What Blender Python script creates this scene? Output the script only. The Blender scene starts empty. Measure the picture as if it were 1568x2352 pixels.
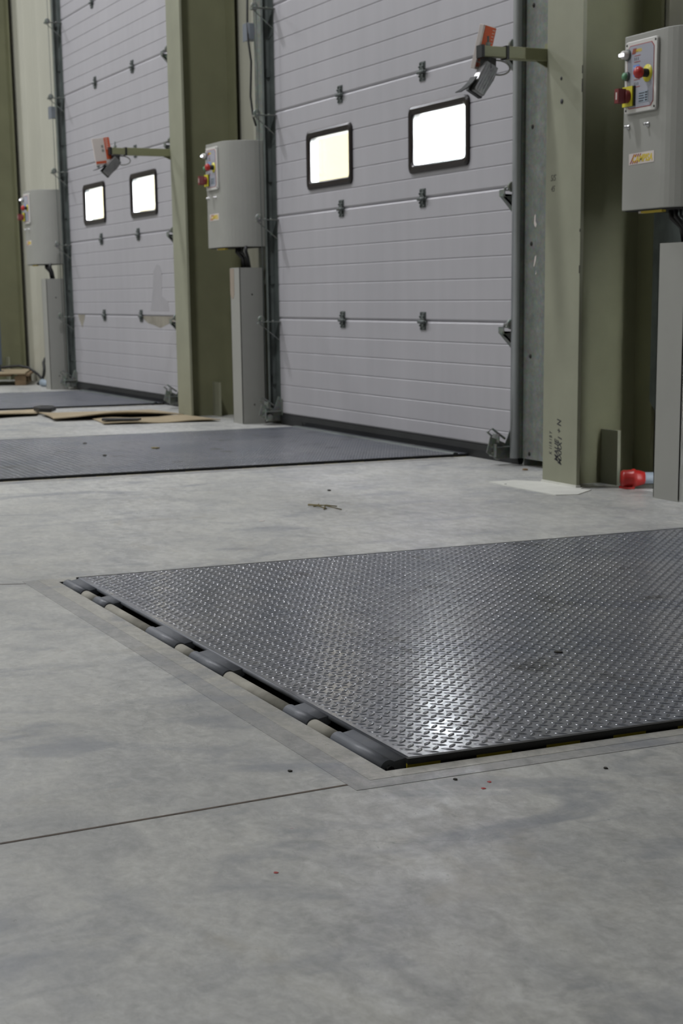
import bpy, bmesh, math, random
import numpy as np
from mathutils import Vector, Matrix
random.seed(7)
COL = bpy.context.scene.collection
PI = math.pi

# ------------------------------------------------------------------ place dimensions (metres)
CAM = (9.51809, -3.88643, 0.76804)
ROT = (1.36962, 0.00867, 1.12527)
FPX = 3746.55
PITCH = 4.7463          # distance between doors
DW = 2.9114             # door width
LX, LW, LD = 5.1005, 2.0634, 2.7397   # leveller: left side, width, length
YW = 0.10               # wall face
ZB, SB, SH = 0.0675, 0.5851, 0.61

# ------------------------------------------------------------------ materials
def newmat(name):
    m = bpy.data.materials.new(name); m.use_nodes = True
    nt = m.node_tree; b = nt.nodes['Principled BSDF']
    return m, nt, b
def N(nt, t, **kw):
    n = nt.nodes.new(t)
    for k, v in kw.items():
        if k in n.inputs: n.inputs[k].default_value = v
        else: setattr(n, k, v)
    return n
def coords(nt, scale=(1,1,1)):
    tc = N(nt, 'ShaderNodeTexCoord'); mp = N(nt, 'ShaderNodeMapping')
    mp.inputs['Scale'].default_value = scale
    nt.links.new(tc.outputs['Object'], mp.inputs['Vector'])
    return mp.outputs['Vector']
def noise(nt, vec, scale, detail=4, rough=.55, dist=0):
    n = N(nt, 'ShaderNodeTexNoise'); n.inputs['Scale'].default_value = scale
    n.inputs['Detail'].default_value = detail; n.inputs['Roughness'].default_value = rough
    n.inputs['Distortion'].default_value = dist
    nt.links.new(vec, n.inputs['Vector']); return n.outputs['Fac']
def ramp(nt, fac, stops):
    r = N(nt, 'ShaderNodeValToRGB'); e = r.color_ramp.elements
    while len(e) < len(stops): e.new(.5)
    for i, (p, c) in enumerate(stops):
        e[i].position = p; e[i].color = (c, c, c, 1) if not isinstance(c, tuple) else (*c, 1)
    nt.links.new(fac, r.inputs['Fac']); return r.outputs['Color']
def mix(nt, fac, a, b, mode='MIX'):
    m = N(nt, 'ShaderNodeMix'); m.data_type = 'RGBA'; m.blend_type = mode
    for s, v in ((0, fac), (6, a), (7, b)):
        if hasattr(v, 'is_linked'): nt.links.new(v, m.inputs[s])
        elif s == 0: m.inputs[0].default_value = v
        else: m.inputs[s].default_value = (*v, 1)
    return m.outputs[2]
def bump(nt, b, h, strength=.3, dist=.002):
    n = N(nt, 'ShaderNodeBump'); n.inputs['Strength'].default_value = strength
    n.inputs['Distance'].default_value = dist
    nt.links.new(h, n.inputs['Height']); nt.links.new(n.outputs['Normal'], b.inputs['Normal'])
def simple(name, col, rough=.5, metal=0, var=.12, vscale=6, spec=.5, bumps=0):
    m, nt, b = newmat(name)
    v = coords(nt); f = noise(nt, v, vscale, 5)
    lo = tuple(c*(1-var) for c in col); hi = tuple(min(1, c*(1+var)) for c in col)
    nt.links.new(ramp(nt, f, [(.3, lo), (.7, hi)]), b.inputs['Base Color'])
    b.inputs['Roughness'].default_value = rough; b.inputs['Metallic'].default_value = metal
    b.inputs['Specular IOR Level'].default_value = spec
    if bumps: bump(nt, b, noise(nt, v, 240, 3), bumps, .001)
    return m

M = {}
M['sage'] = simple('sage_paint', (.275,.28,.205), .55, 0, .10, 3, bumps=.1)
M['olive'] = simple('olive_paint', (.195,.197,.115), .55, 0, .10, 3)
M['arm'] = simple('arm_paint', (.22,.225,.125), .5, 0, .08, 5)
M['cream'] = simple('cream_sheet', (.44,.435,.365), .5, 0, .04, 1.5)
M['grey_paint'] = simple('grey_cabinet_paint', (.31,.31,.285), .45, 0, .04, 4, bumps=.12)
M['black'] = simple('black_rubber', (.012,.012,.013), .55, 0, .2, 20)
M['black_soft'] = simple('black_plastic', (.012,.008,.008), .3, 0, .1, 20, spec=.35)
M['seal'] = simple('door_seal_rubber', (.010,.011,.012), .6, 0, .3, 8)
M['galv_dark'] = simple('dull_zinc', (.095,.11,.105), .45, .15, .25, 9)
M['steel'] = simple('bright_steel', (.5,.5,.5), .3, 1, .1, 9)
M['red'] = simple('red_plastic', (.42,.018,.015), .35)
M['dark_red'] = simple('dark_red_plastic', (.17,.02,.02), .4)
M['yellow'] = simple('yellow_plastic', (.62,.56,.03), .45)
M['green'] = simple('green_plastic', (.10,.27,.14), .4)
M['white_pl'] = simple('white_plastic', (.62,.61,.58), .4, 0, .03)
M['face_grey'] = simple('control_face', (.36,.37,.42), .4, 0, .03)
M['orange'] = simple('orange_print', (.60,.10,.035), .45, 0, .06)
M['paper'] = simple('white_print', (.62,.56,.53), .5, 0, .05)
M['logo_y'] = simple('yellow_print', (.66,.50,.05), .5, 0, .02)
M['logo_r'] = simple('maroon_print', (.36,.03,.03), .5, 0, .02)
M['blue'] = simple('blue_print', (.16,.30,.72), .5, 0, .1)
M['ink'] = simple('marker_ink', (.03,.03,.035), .6, 0, .1)
M['inkfaint'] = simple('faded_marker_ink', (.10,.10,.08), .6, 0, .1)
M['grout'] = simple('grout', (.66,.66,.61), .8, 0, .08, 9, bumps=.4)
M['wood'] = simple('pallet_wood', (.20,.135,.075), .8, 0, .25, 14)
M['twig'] = simple('dry_straw', (.16,.13,.05), .8, 0, .2, 30)
M['dirt'] = simple('dark_crumb', (.035,.033,.028), .9, 0, .3, 60)
M['bluegrey'] = simple('blue_grey_paint', (.12,.15,.20), .4, .3, .1)
M['box_blue'] = simple('light_blue_grey_box', (.20,.22,.25), .5, .2, .1)
M['cable_grey'] = simple('grey_cable', (.22,.22,.20), .5)
M['yard'] = simple('yard_concrete', (.3,.3,.29), .9, 0, .1, 1)
M['sky_screen'] = simple('sky_screen_brown', (.115,.085,.036), .9, 0, .05, 1)  # dark warm brown sets the window tint on the added outdoor walls
M['pit'] = simple('pit_steel', (.02,.02,.02), .7, 0, .2, 6)
M['tail'] = simple('plug_grey', (.30,.36,.42), .4)
M['lightgrey_pl'] = simple('clear_grey_housing', (.16,.16,.16), .25, 0, .25, 25)
M['ceiling'] = simple('ceiling_sheet', (.42,.42,.40), .7, 0, .04, 1)

# galvanised sheet: spangle
m, nt, b = newmat('galvanised_sheet'); v = coords(nt)
f = noise(nt, v, 14, 6, .7); vr = N(nt, 'ShaderNodeTexVoronoi'); vr.inputs['Scale'].default_value = 90
nt.links.new(v, vr.inputs['Vector'])
c = ramp(nt, f, [(.3, (.14,.155,.140)), (.55, (.19,.205,.185)), (.8, (.26,.28,.26))])
c = mix(nt, .12, c, vr.outputs['Color'], 'OVERLAY')
nt.links.new(c, b.inputs['Base Color']); b.inputs['Metallic'].default_value = .15; b.inputs['Roughness'].default_value = .42
M['galv'] = m

M['zinc_shadow'] = simple('shaded_zinc', (.03,.034,.033), .6, 0, .2, 8)  # zinc darkened to imitate the shade in the gap beside the door
M['galv_tube'] = simple('smooth_zinc_tube', (.42,.44,.45), .28, .45, .12, 5)
# door sheet with stucco grain
m, nt, b = newmat('door_sheet'); v = coords(nt); vv = coords(nt, (9, 9, .7))
f1 = noise(nt, v, .9, 3); f2 = noise(nt, vv, 1.2, 4)
c = ramp(nt, f1, [(.3, (.39,.382,.405)), (.7, (.43,.42,.443))])
c = mix(nt, .12, c, ramp(nt, f2, [(.35, .36), (.65, .56)]), 'OVERLAY')
nt.links.new(c, b.inputs['Base Color']); b.inputs['Roughness'].default_value = .42
bump(nt, b, noise(nt, v, 320, 2), .22, .0008)
M['door'] = m
M['stain'] = simple('brown_smear', (.265,.245,.20), .6, 0, .25, 9)

# polished concrete floor
def concrete(name, lo, hi, joints=False):
    m, nt, b = newmat(name); v = coords(nt)
    big = noise(nt, v, .9, 5, .6, .6); med = noise(nt, coords(nt, (1, 1.6, 1)), 3.2, 6, .68, .8); fine = noise(nt, v, 55, 4, .7)
    c = ramp(nt, med, [(.28, lo), (.5, tuple((a+d)/2 for a, d in zip(lo, hi))), (.74, hi)])
    c = mix(nt, .55, c, ramp(nt, big, [(.32, .37), (.68, .63)]), 'OVERLAY')
    c = mix(nt, .35, c, ramp(nt, fine, [(.35, .35), (.65, .65)]), 'OVERLAY')
    m2 = noise(nt, coords(nt, (1, 1.5, 1)), 15, 9, .72, .5)
    c = mix(nt, .55, c, ramp(nt, m2, [(.36, .33), (.64, .67)]), 'OVERLAY')
    fl_ = noise(nt, coords(nt, (3.5, 9, 1)), 3.4, 8, .75)
    c = mix(nt, ramp(nt, fl_, [(.66, 0.0), (.70, .5)]), c, (.66,.63,.54))
    # trowel smears: dark bluish and warm patches
    sm = noise(nt, coords(nt, (1.7, .8, 1)), 2.3, 7, .62, 1.6)
    c = mix(nt, ramp(nt, sm, [(.53, 0.0), (.68, .62)]), c, (.215,.23,.265))
    sm2 = noise(nt, coords(nt, (1, 1.3, 1)), 2.9, 5, .6, 1.2)
    c = mix(nt, ramp(nt, sm2, [(.60, 0.0), (.76, .35)]), c, (.33,.29,.21))
    if joints:
        # hairline crazing
        dv = N(nt, 'ShaderNodeVectorMath'); dv.operation = 'ADD'
        nz = N(nt, 'ShaderNodeTexNoise'); nz.inputs['Scale'].default_value = 5; nz.inputs['Detail'].default_value = 5
        nt.links.new(v, nz.inputs['Vector'])
        sc = N(nt, 'ShaderNodeVectorMath'); sc.operation = 'SCALE'; sc.inputs['Scale'].default_value = .35
        nt.links.new(nz.outputs['Color'], sc.inputs[0]); nt.links.new(v, dv.inputs[0]); nt.links.new(sc.outputs[0], dv.inputs[1])
        vo = N(nt, 'ShaderNodeTexVoronoi'); vo.feature = 'DISTANCE_TO_EDGE'; vo.inputs['Scale'].default_value = 4.5
        nt.links.new(dv.outputs[0], vo.inputs['Vector'])
        cr = ramp(nt, vo.outputs['Distance'], [(0.0, .42), (.008, 0.0)])
        msk = noise(nt, v, 1.3, 3)
        mm = N(nt, 'ShaderNodeMath'); mm.operation = 'MULTIPLY'
        nt.links.new(cr, mm.inputs[0]); nt.links.new(ramp(nt, msk, [(.56, 0.0), (.70, 1.0)]), mm.inputs[1])
        c = mix(nt, mm.outputs[0], c, (.10,.10,.10))
        # sparse reddish specks
        sp = noise(nt, v, 38, 1, .4)
        c = mix(nt, ramp(nt, sp, [(.815, 0.0), (.83, .8)]), c, (.30,.08,.08))
    nt.links.new(c, b.inputs['Base Color'])
    nt.links.new(ramp(nt, m2, [(.3, .52), (.5, .42), (.68, .24)]), b.inputs['Roughness'])
    bump(nt, b, noise(nt, v, 30, 6, .7), .12, .002)
    return m
M['floor'] = concrete('polished_concrete', (.36,.365,.365), (.54,.535,.50), True)
M['curb'] = concrete('curb_concrete', (.30,.30,.30), (.38,.375,.36))
M['dusty'] = simple('dusty_knuckle', (.36,.345,.30), .9, 0, .22, 16, spec=.15)
M['curb_pale'] = concrete('pale_curb_concrete', (.37,.36,.33), (.45,.44,.40))

# treadplate
def tread(name, a, bb, metal, r0, r1):
    m, nt, b = newmat(name); v = coords(nt)
    f = noise(nt, v, 2.2, 7, .65, .7); f3 = noise(nt, v, 14, 5, .6)
    c = ramp(nt, f, [(.35, a), (.65, bb)])
    c = mix(nt, ramp(nt, f3, [(.58, 0.0), (.75, .35)]), c, (.20,.19,.16))
    c = mix(nt, ramp(nt, noise(nt, v, 5.5, 3, .5, .3), [(.62, 0.0), (.70, .7)]), c, (.04,.04,.045))
    nt.links.new(c, b.inputs['Base Color']); b.inputs['Metallic'].default_value = metal
    nt.links.new(ramp(nt, f3, [(.3, r0), (.7, r1)]), b.inputs['Roughness'])
    return m
M['plate'] = tread('worn_treadplate', (.168,.180,.212), (.25,.252,.265), .0, .16, .27)
M['lug'] = tread('treadplate_lugs', (.085,.094,.118), (.128,.132,.148), .1, .12, .22)
M['hinge_dark'] = tread('leveller_hinge_steel', (.075,.085,.105), (.15,.16,.185), .0, .42, .55)

m, nt, b = newmat('hazard_stripes'); v = coords(nt); sx = N(nt, 'ShaderNodeSeparateXYZ'); nt.links.new(v, sx.inputs[0])
mu = N(nt, 'ShaderNodeMath'); mu.operation = 'MULTIPLY_ADD'; mu.inputs[1].default_value = 1/.139; mu.inputs[2].default_value = 20.33
nt.links.new(sx.outputs['Y'], mu.inputs[0]); fr = N(nt, 'ShaderNodeMath'); fr.operation = 'FRACT'; nt.links.new(mu.outputs[0], fr.inputs[0])
gt = N(nt, 'ShaderNodeMath'); gt.operation = 'GREATER_THAN'; gt.inputs[1].default_value = .5; nt.links.new(fr.outputs[0], gt.inputs[0])
nt.links.new(mix(nt, gt.outputs[0], (.012,.012,.012), (.50,.40,.02)), b.inputs['Base Color']); b.inputs['Roughness'].default_value = .6
M['hazard'] = m

m, nt, b = newmat('corrugated_card'); v = coords(nt)
c = ramp(nt, noise(nt, v, 5, 5, .6), [(.3, (.30,.24,.155)), (.7, (.40,.325,.21))])
nt.links.new(c, b.inputs['Base Color']); b.inputs['Roughness'].default_value = .85
M['card'] = m

m = bpy.data.materials.new('window_acrylic'); m.use_nodes = True; nt = m.node_tree; nt.nodes.clear()
o_ = N(nt, 'ShaderNodeOutputMaterial'); tr = N(nt, 'ShaderNodeBsdfTransparent'); gl = N(nt, 'ShaderNodeBsdfGlossy')
tr.inputs['Color'].default_value = (.93,.94,.94,1); gl.inputs['Roughness'].default_value = .05
mx = N(nt, 'ShaderNodeMixShader'); mx.inputs[0].default_value = .06
nt.links.new(tr.outputs[0], mx.inputs[1]); nt.links.new(gl.outputs[0], mx.inputs[2]); nt.links.new(mx.outputs[0], o_.inputs[0])
M['glass'] = m
m = bpy.data.materials.new('clear_reveal'); m.use_nodes = True; nt = m.node_tree; nt.nodes.clear()
o_ = N(nt, 'ShaderNodeOutputMaterial'); tr = N(nt, 'ShaderNodeBsdfTranslucent'); df = N(nt, 'ShaderNodeBsdfGlossy')
tr.inputs['Color'].default_value = (.9,.9,.9,1); df.inputs['Color'].default_value = (.9,.9,.9,1); df.inputs['Roughness'].default_value = .25
mx = N(nt, 'ShaderNodeMixShader'); mx.inputs[0].default_value = .6
nt.links.new(tr.outputs[0], mx.inputs[1]); nt.links.new(df.outputs[0], mx.inputs[2]); nt.links.new(mx.outputs[0], o_.inputs[0])
M['reveal'] = m
def emis(name, col, s):
    m = bpy.data.materials.new(name); m.use_nodes = True; b = m.node_tree.nodes['Principled BSDF']
    b.inputs['Base Color'].default_value = (*col, 1); b.inputs['Emission Color'].default_value = (*col, 1)
    b.inputs['Emission Strength'].default_value = s; return m
M['lamp'] = emis('indicator_lens', (.9,.9,1.0), 2.5)

# ------------------------------------------------------------------ geometry helpers
class MB:
    def __init__(s): s.v = []; s.f = []; s.sm = []
    def add(s, vs, fs, smooth=False):
        o = len(s.v); s.v += [tuple(p) for p in vs]
        for f in fs: s.f.append(tuple(i+o for i in f)); s.sm.append(smooth)
        return s
    def box(s, a, b, mat=None):
        x0,y0,z0 = a; x1,y1,z1 = b
        vs = [(x0,y0,z0),(x1,y0,z0),(x1,y1,z0),(x0,y1,z0),(x0,y0,z1),(x1,y0,z1),(x1,y1,z1),(x0,y1,z1)]
        if mat is not None: vs = [tuple(mat @ Vector(p)) for p in vs]
        return s.add(vs, [(0,3,2,1),(4,5,6,7),(0,1,5,4),(1,2,6,5),(2,3,7,6),(3,0,4,7)])
    def prism(s, poly, axis, a, b, mat=None, smooth=False):
        # poly: 2-D points, extruded along axis from a to b. axis x: (y,z) y: (x,z) z: (x,y)
        def P(p, t):
            r = (t,p[0],p[1]) if axis == 'x' else (p[0],t,p[1]) if axis == 'y' else (p[0],p[1],t)
            return tuple(mat @ Vector(r)) if mat is not None else r
        n = len(poly); vs = [P(p,a) for p in poly]+[P(p,b) for p in poly]
        s.add(vs, [tuple(range(n-1,-1,-1)), tuple(range(n,2*n))])
        o = len(s.v)-2*n
        for i in range(n):
            j = (i+1)%n; s.f.append((o+i,o+j,o+n+j,o+n+i)); s.sm.append(smooth)
        return s
    def tube(s, pts, r, seg=10, caps=True):
        pts = [Vector(p) for p in pts]; rings = []; up = None
        for i, p in enumerate(pts):
            t = (pts[min(i+1,len(pts)-1)]-pts[max(i-1,0)]).normalized()
            if up is None:
                up = Vector((0,0,1)) if abs(t.z) < .9 else Vector((1,0,0))
            a = t.cross(up).normalized(); up = a.cross(t).normalized()
            rr = r[i] if isinstance(r,(list,tuple)) else r
            rings.append([p+rr*(math.cos(2*PI*k/seg)*a+math.sin(2*PI*k/seg)*up) for k in range(seg)])
        vs = [q for R_ in rings for q in R_]; fs = []
        for i in range(len(rings)-1):
            for k in range(seg):
                k2 = (k+1)%seg; fs.append((i*seg+k,i*seg+k2,(i+1)*seg+k2,(i+1)*seg+k))
        s.add(vs, fs, True); o = len(s.v)-len(vs)
        if caps:
            s.f.append(tuple(o+k for k in range(seg-1,-1,-1))); s.sm.append(False)
            s.f.append(tuple(o+(len(rings)-1)*seg+k for k in range(seg))); s.sm.append(False)
        return s
    def lathe(s, prof, c, axis, seg=20):
        # prof: (r, h) along axis direction
        d = Vector(axis).normalized(); up = Vector((0,0,1)) if abs(d.z) < .9 else Vector((1,0,0))
        a = d.cross(up).normalized(); b2 = a.cross(d).normalized(); c = Vector(c)
        vs = []; fs = []
        for r, h in prof:
            for k in range(seg): vs.append(c+d*h+max(r,1e-5)*(math.cos(2*PI*k/seg)*a+math.sin(2*PI*k/seg)*b2))
        for i in range(len(prof)-1):
            for k in range(seg):
                k2 = (k+1)%seg; fs.append((i*seg+k,i*seg+k2,(i+1)*seg+k2,(i+1)*seg+k))
        s.add(vs, fs, True); return s
    def obj(s, name, mat, parent=None, bevel=0, off=(0,0,0)):
        me = bpy.data.meshes.new(name)
        vs = s.v
        if parent is not None and parent.type == 'EMPTY' and off == (0,0,0): off = parent.location
        if parent is not None and 'abs' in parent: off = parent['abs']
        vs = [(p[0]-off[0],p[1]-off[1],p[2]-off[2]) for p in vs]
        me.from_pydata(vs, [], s.f); me.polygons.foreach_set('use_smooth', s.sm); me.update()
        bm = bmesh.new(); bm.from_mesh(me); bmesh.ops.recalc_face_normals(bm, faces=bm.faces); bm.to_mesh(me); bm.free()
        o = bpy.data.objects.new(name, me); COL.objects.link(o)
        if mat: me.materials.append(M[mat] if isinstance(mat,str) else mat)
        if parent is not None: o.parent = parent
        if bevel:
            md = o.modifiers.new('bevel','BEVEL'); md.width = bevel; md.segments = 2; md.limit_method = 'ANGLE'; md.angle_limit = .6
        return o
def empty(name, loc, label=None, cat=None, group=None, kind=None):
    e = bpy.data.objects.new(name, None); COL.objects.link(e); e.location = loc; e.empty_display_size = .1
    tag(e, label, cat, group, kind); return e
def tag(o, label=None, cat=None, group=None, kind=None):
    if label: o['label'] = label
    if cat: o['category'] = cat
    if group: o['group'] = group
    if kind: o['kind'] = kind
    return o
def copy_tree(o, parent=None):
    c = o.copy(); COL.objects.link(c)
    if parent is not None: c.parent = parent
    for ch in list(o.children): copy_tree(ch, c)
    return c
def loc(root, p): return (p[0]-root.location[0], p[1]-root.location[1], p[2]-root.location[2])
def rrect(x0, z0, x1, z1, r, n=6):
    pts = []
    for cx, cz, a0 in ((x1-r,z0+r,-PI/2),(x1-r,z1-r,0),(x0+r,z1-r,PI/2),(x0+r,z0+r,PI)):
        for k in range(n+1):
            a = a0+PI/2*k/n; pts.append((cx+r*math.cos(a), cz+r*math.sin(a)))
    return pts
def ring_xz(mb, outer, inner, y0, y1, lip=None):
    # frame between two outlines with equal point counts, front at y0, back y1
    n = len(outer)
    vs = [(p[0],y0,p[1]) for p in outer]+[(p[0],y0,p[1]) for p in inner]+[(p[0],y1,p[1]) for p in outer]+[(p[0],y1,p[1]) for p in inner]
    fs = []
    for i in range(n):
        j = (i+1)%n
        fs += [(i,j,n+j,n+i),(2*n+i,3*n+i,3*n+j,2*n+j),(i,2*n+i,2*n+j,j),(n+i,n+j,3*n+j,3*n+i)]
    mb.add(vs, fs)
def text_obj(name, txt, size, mat, parent, M4, extrude=.0004, shear=0, bold=0, xscale=1):
    cu = bpy.data.curves.new(name+'_curve','FONT'); cu.body = txt; cu.size = size; cu.extrude = extrude; cu.offset = bold
    cu.shear = shear; cu.align_x = 'LEFT'; cu.resolution_u = 3
    tmp = bpy.data.objects.new(name+'_tmp', cu); COL.objects.link(tmp)
    bpy.context.view_layer.update()
    me = bpy.data.meshes.new_from_object(tmp); bpy.data.objects.remove(tmp)
    me.transform(M4 @ Matrix.Diagonal((xscale,1,1,1)))
    o = bpy.data.objects.new(name, me); COL.objects.link(o); me.materials.clear(); me.materials.append(M[mat])
    o.parent = parent; return o

# ------------------------------------------------------------------ setting: floor, pits, walls, ceiling
pits = [(LX-k*PITCH-.012, LX-k*PITCH+LW+.012, -LD-.0165, .75) for k in (2,1,0)]
X0, X1, Y0, Y1 = -16., 16., -12., .75
fm = MB()
def frect(x0,y0,x1,y1):
    fm.box((x0,y0,-.12),(x1,y1,0))
YF = -LD-.0165
frect(X0,Y0,X1,YF)
xs = [X0]
for p in pits: xs += [p[0],p[1]]
xs.append(X1)
for i in range(0,len(xs),2): frect(xs[i],YF,xs[i+1],Y1)
fl = fm.obj('floor','floor'); tag(fl, kind='structure')
# saw-cut joints with brown filler, slightly proud hairline strips following the bays
jm = MB()
def strip(a, b_, w, z0=-.001, z1=.0006):
    a = Vector((*a,0)); b_ = Vector((*b_,0)); d = (b_-a).normalized(); n = Vector((-d.y,d.x,0))*w/2
    p = [a-n,b_-n,b_+n,a+n]
    jm.prism([(q.x,q.y) for q in p],'z',z0,z1)
strip((7.212,-2.795),(7.235,-3.15),.006); strip((7.235,-3.15),(7.258,-3.52),.006); strip((7.258,-3.52),(7.30,-4.4),.006); strip((7.30,-4.4),(7.42,-12),.006)
strip((5.095,-2.78),(5.04,-2.92),.005); strip((5.04,-2.92),(5.02,-12),.005)
j = jm.obj('trim_1','dirt'); tag(j, kind='structure')
M['joint'] = simple('joint_filler', (.10,.075,.055), .8, 0, .3, 40); j.data.materials[0] = M['joint']
# smooth concrete bands round the pits
for k, p in enumerate(pits[::-1]):
    cm = MB()
    w1, w2 = .075, .088
    z1 = .0007
    cm.box((p[0]-.06,p[2]-w2,-.02),(p[1]+w1,p[2]-.045,z1))
    cm.box((p[1]+.035,p[2]-.045,-.02),(p[1]+w1,-.1,z1))
    o = cm.obj('trim_%d'%(2+2*k),'curb'); tag(o, kind='structure')
    cm = MB()
    cm.box((p[0]-.06,p[2]-.045,-.02),(p[1]+.035,p[2],z1+.0004)); cm.box((p[1],p[2],-.02),(p[1]+.035,-.1,z1+.0004))
    cm.box((p[0]-.05,p[2],-.02),(p[0],-.1,z1+.0004))
    o = cm.obj('trim_%d'%(3+2*k),'curb_pale'); tag(o, kind='structure')
# pit liners
pm = MB()
for p in pits:
    x0,x1,y0,y1 = p; zb = -.6
    pm.box((x0-.01,y0-.01,zb-.02),(x1+.01,y1,zb))
    pm.box((x0-.01,y0-.01,zb),(x0,y1,-.004)); pm.box((x1,y0-.01,zb),(x1+.01,y1,-.004))
    pm.box((x0,y0-.01,zb),(x1,y0,-.004)); pm.box((x0,y1-.01,zb),(x1,y1,-.004))
o = pm.obj('trim_8','pit'); tag(o, kind='structure')

# corrugated wall with door openings
wm = MB()
def corr(x0, x1, z0, z1):
    per = .5; xs = []
    k = math.floor((x0-5)/per)*1
    knots = []
    n0 = int(math.floor(x0/per))-1; n1 = int(math.ceil(x1/per))+1
    for n in range(n0,n1+1):
        b0 = n*per+.17
        knots += [(b0,YW),(b0+.215,YW),(b0+.25,YW+.03),(b0+.465,YW+.03)]
    def yat(x):
        for a,b_ in zip(knots,knots[1:]):
            if a[0] <= x <= b_[0]: return a[1]+(b_[1]-a[1])*(x-a[0])/(b_[0]-a[0])
        return YW
    pts = [(x0,yat(x0))]+[q for q in knots if x0 < q[0] < x1]+[(x1,yat(x1))]
    poly = pts+[(x1,YW+.14),(x0,YW+.14)]
    wm.prism(poly,'z',z0,z1)
ops = [(-2*PITCH*1-PITCH*0, 0)]
segs = []; cur = X0
for k in (1,0,-1):
    a = -k*PITCH+.04; b_ = -k*PITCH+DW-.04
    segs.append((cur,a)); corr(a,b_,3.66,7.0); cur = b_
segs.append((cur,X1))
for a,b_ in segs: corr(a,b_,0,7.0)
o = wm.obj('wall_back','cream'); tag(o, kind='structure')
for nm, a, b_ in (('wall_left',(X0-.2,Y0,0),(X0,YW+.14,7)),('wall_right',(X1,Y0,0),(X1+.2,YW+.14,7)),('wall_front',(X0-.2,Y0-.2,0),(X1+.2,Y0,7))):
    o = MB().box(a,b_).obj(nm,'cream'); tag(o, kind='structure')
o = MB().box((X0-.2,Y0-.2,7),(X1+.2,YW+.14,7.2)).obj('ceiling','ceiling'); tag(o, kind='structure')
# outdoors: dock yard, and added walls that block sky and tint window light
o = MB().box((-70,.76,-1.3),(40,60,-1.2)).obj('floor_outside','yard'); tag(o, kind='structure')
o = MB().box((-45,8,-1.2),(-15.4,8.6,12)).box((-10.0,8,-1.2),(14,8.6,12)).obj('wall_sky_screen','sky_screen'); tag(o, kind='structure')  # added to hold back sky light, open only behind one window
o = MB().box((X0,.75,-1.2),(X1,.76,-.01)).obj('wall_dock','yard'); tag(o, kind='structure')

# ------------------------------------------------------------------ sectional doors
WX = [(.4866,1.1087),(1.8025,2.4394)]; WZ = (1.3876,1.7128); BR_ = .040
zj = [ZB, ZB+SB]+[ZB+SB+SH*i for i in range(1,6)]
def panel_profile(z0, z1, c0=None, c1=None):
    """front outline (y,z) from bottom to top; optional clip"""
    pts = [(.011,z0),(.004,z0+.004),(0,z0+.011)]
    strips = [z1-.1017*i for i in range(1,6) if z1-.1017*i > z0+.03]
    for zc in sorted(strips):
        pts += [(0,zc-.0045),(.0035,zc-.001),(.0035,zc+.001),(0,zc+.0045)]
    pts += [(0,z1-.011),(.004,z1-.004),(.011,z1)]
    if c0 is not None:
        pts = [p for p in pts if c0 < p[1] < c1]
        pts = [(0 if c0 > z0 else .011,c0)]+pts+[(0 if c1 < z1 else .011,c1)]
    return pts
door = empty('door_1', (0,0,0), kind='structure')
def dz(pts): return pts+[(.04,pts[-1][1]),(.04,pts[0][1])]
for i in range(6):
    z0, z1 = zj[i], zj[i+1]; pb = MB()
    if i != 2: pb.prism(dz(panel_profile(z0,z1)),'x',0,DW)
    else:
        xs = [0]+[c for w in WX for c in (w[0]+BR_-.006,w[1]-BR_+.006)]+[DW]
        for q in range(0,6,2): pb.prism(dz(panel_profile(z0,z1)),'x',xs[q],xs[q+1])
        for q in (1,3):
            pb.prism(dz(panel_profile(z0,z1,z0,WZ[0]+BR_-.006)),'x',xs[q],xs[q+1])
            pb.prism(dz(panel_profile(z0,z1,WZ[1]-BR_+.006,z1)),'x',xs[q],xs[q+1])
    pb.obj('panel','door',door)
# galvanised end caps on the panel ends
for x in (-.004, DW): MB().box((x,.002,ZB),(x+.004,.042,zj[-1])).obj('end_cap','galv',door)
# bottom rubber seal
sm = MB()
for xa_,xb_,zb_ in ((0,.340,.0006),(.340,2.430,.0121),(2.430,DW,.0006)): sm.prism([(-.004,ZB),(.038,ZB),(.034,.03),(.024,zb_),(.004,zb_),(-.008,.04)],'x',xa_,xb_)
sm.obj('bottom_seal','seal',door)
for w in WX:
    fr = MB()
    out = rrect(w[0],WZ[0],w[1],WZ[1],.035); mid = rrect(w[0]+.012,WZ[0]+.012,w[1]-.012,WZ[1]-.012,.03)
    inn = rrect(w[0]+BR_,WZ[0]+BR_,w[1]-BR_,WZ[1]-BR_,.022)
    # frame: outer edge, bevelled front and reveal
    n = len(out)
    rings = [(out,.002),(out,-.010),(mid,-.016),(rrect(w[0]+BR_-.008,WZ[0]+BR_-.008,w[1]-BR_+.008,WZ[1]-BR_+.008,.024),-.012),(inn,-.004),(inn,.002)]
    vs = [(p[0],y,p[1]) for R_,y in rings for p in R_]; fs = []
    for a in range(len(rings)-1):
        for i in range(n):
            jx = (i+1)%n; fs.append((a*n+i,a*n+jx,(a+1)*n+jx,(a+1)*n+i))
    fr.add(vs,fs)
    fo = fr.obj('window_frame','black_soft',door)
    pn = MB(); pi_ = rrect(w[0]+BR_-.002,WZ[0]+BR_-.002,w[1]-BR_+.002,WZ[1]-BR_+.002,.02)
    pn.prism(pi_,'y',.006,.009); pn.prism(pi_,'y',.034,.037)
    pn.obj('pane','glass',fo)
    rv = MB(); n = len(inn); vs = [(p[0],.002,p[1]) for p in inn]+[(p[0],.045,p[1]) for p in inn]
    rv.add(vs,[(i,(i+1)%n,n+(i+1)%n,n+i) for i in range(n)]); rv.obj('reveal','reveal',fo)
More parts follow.
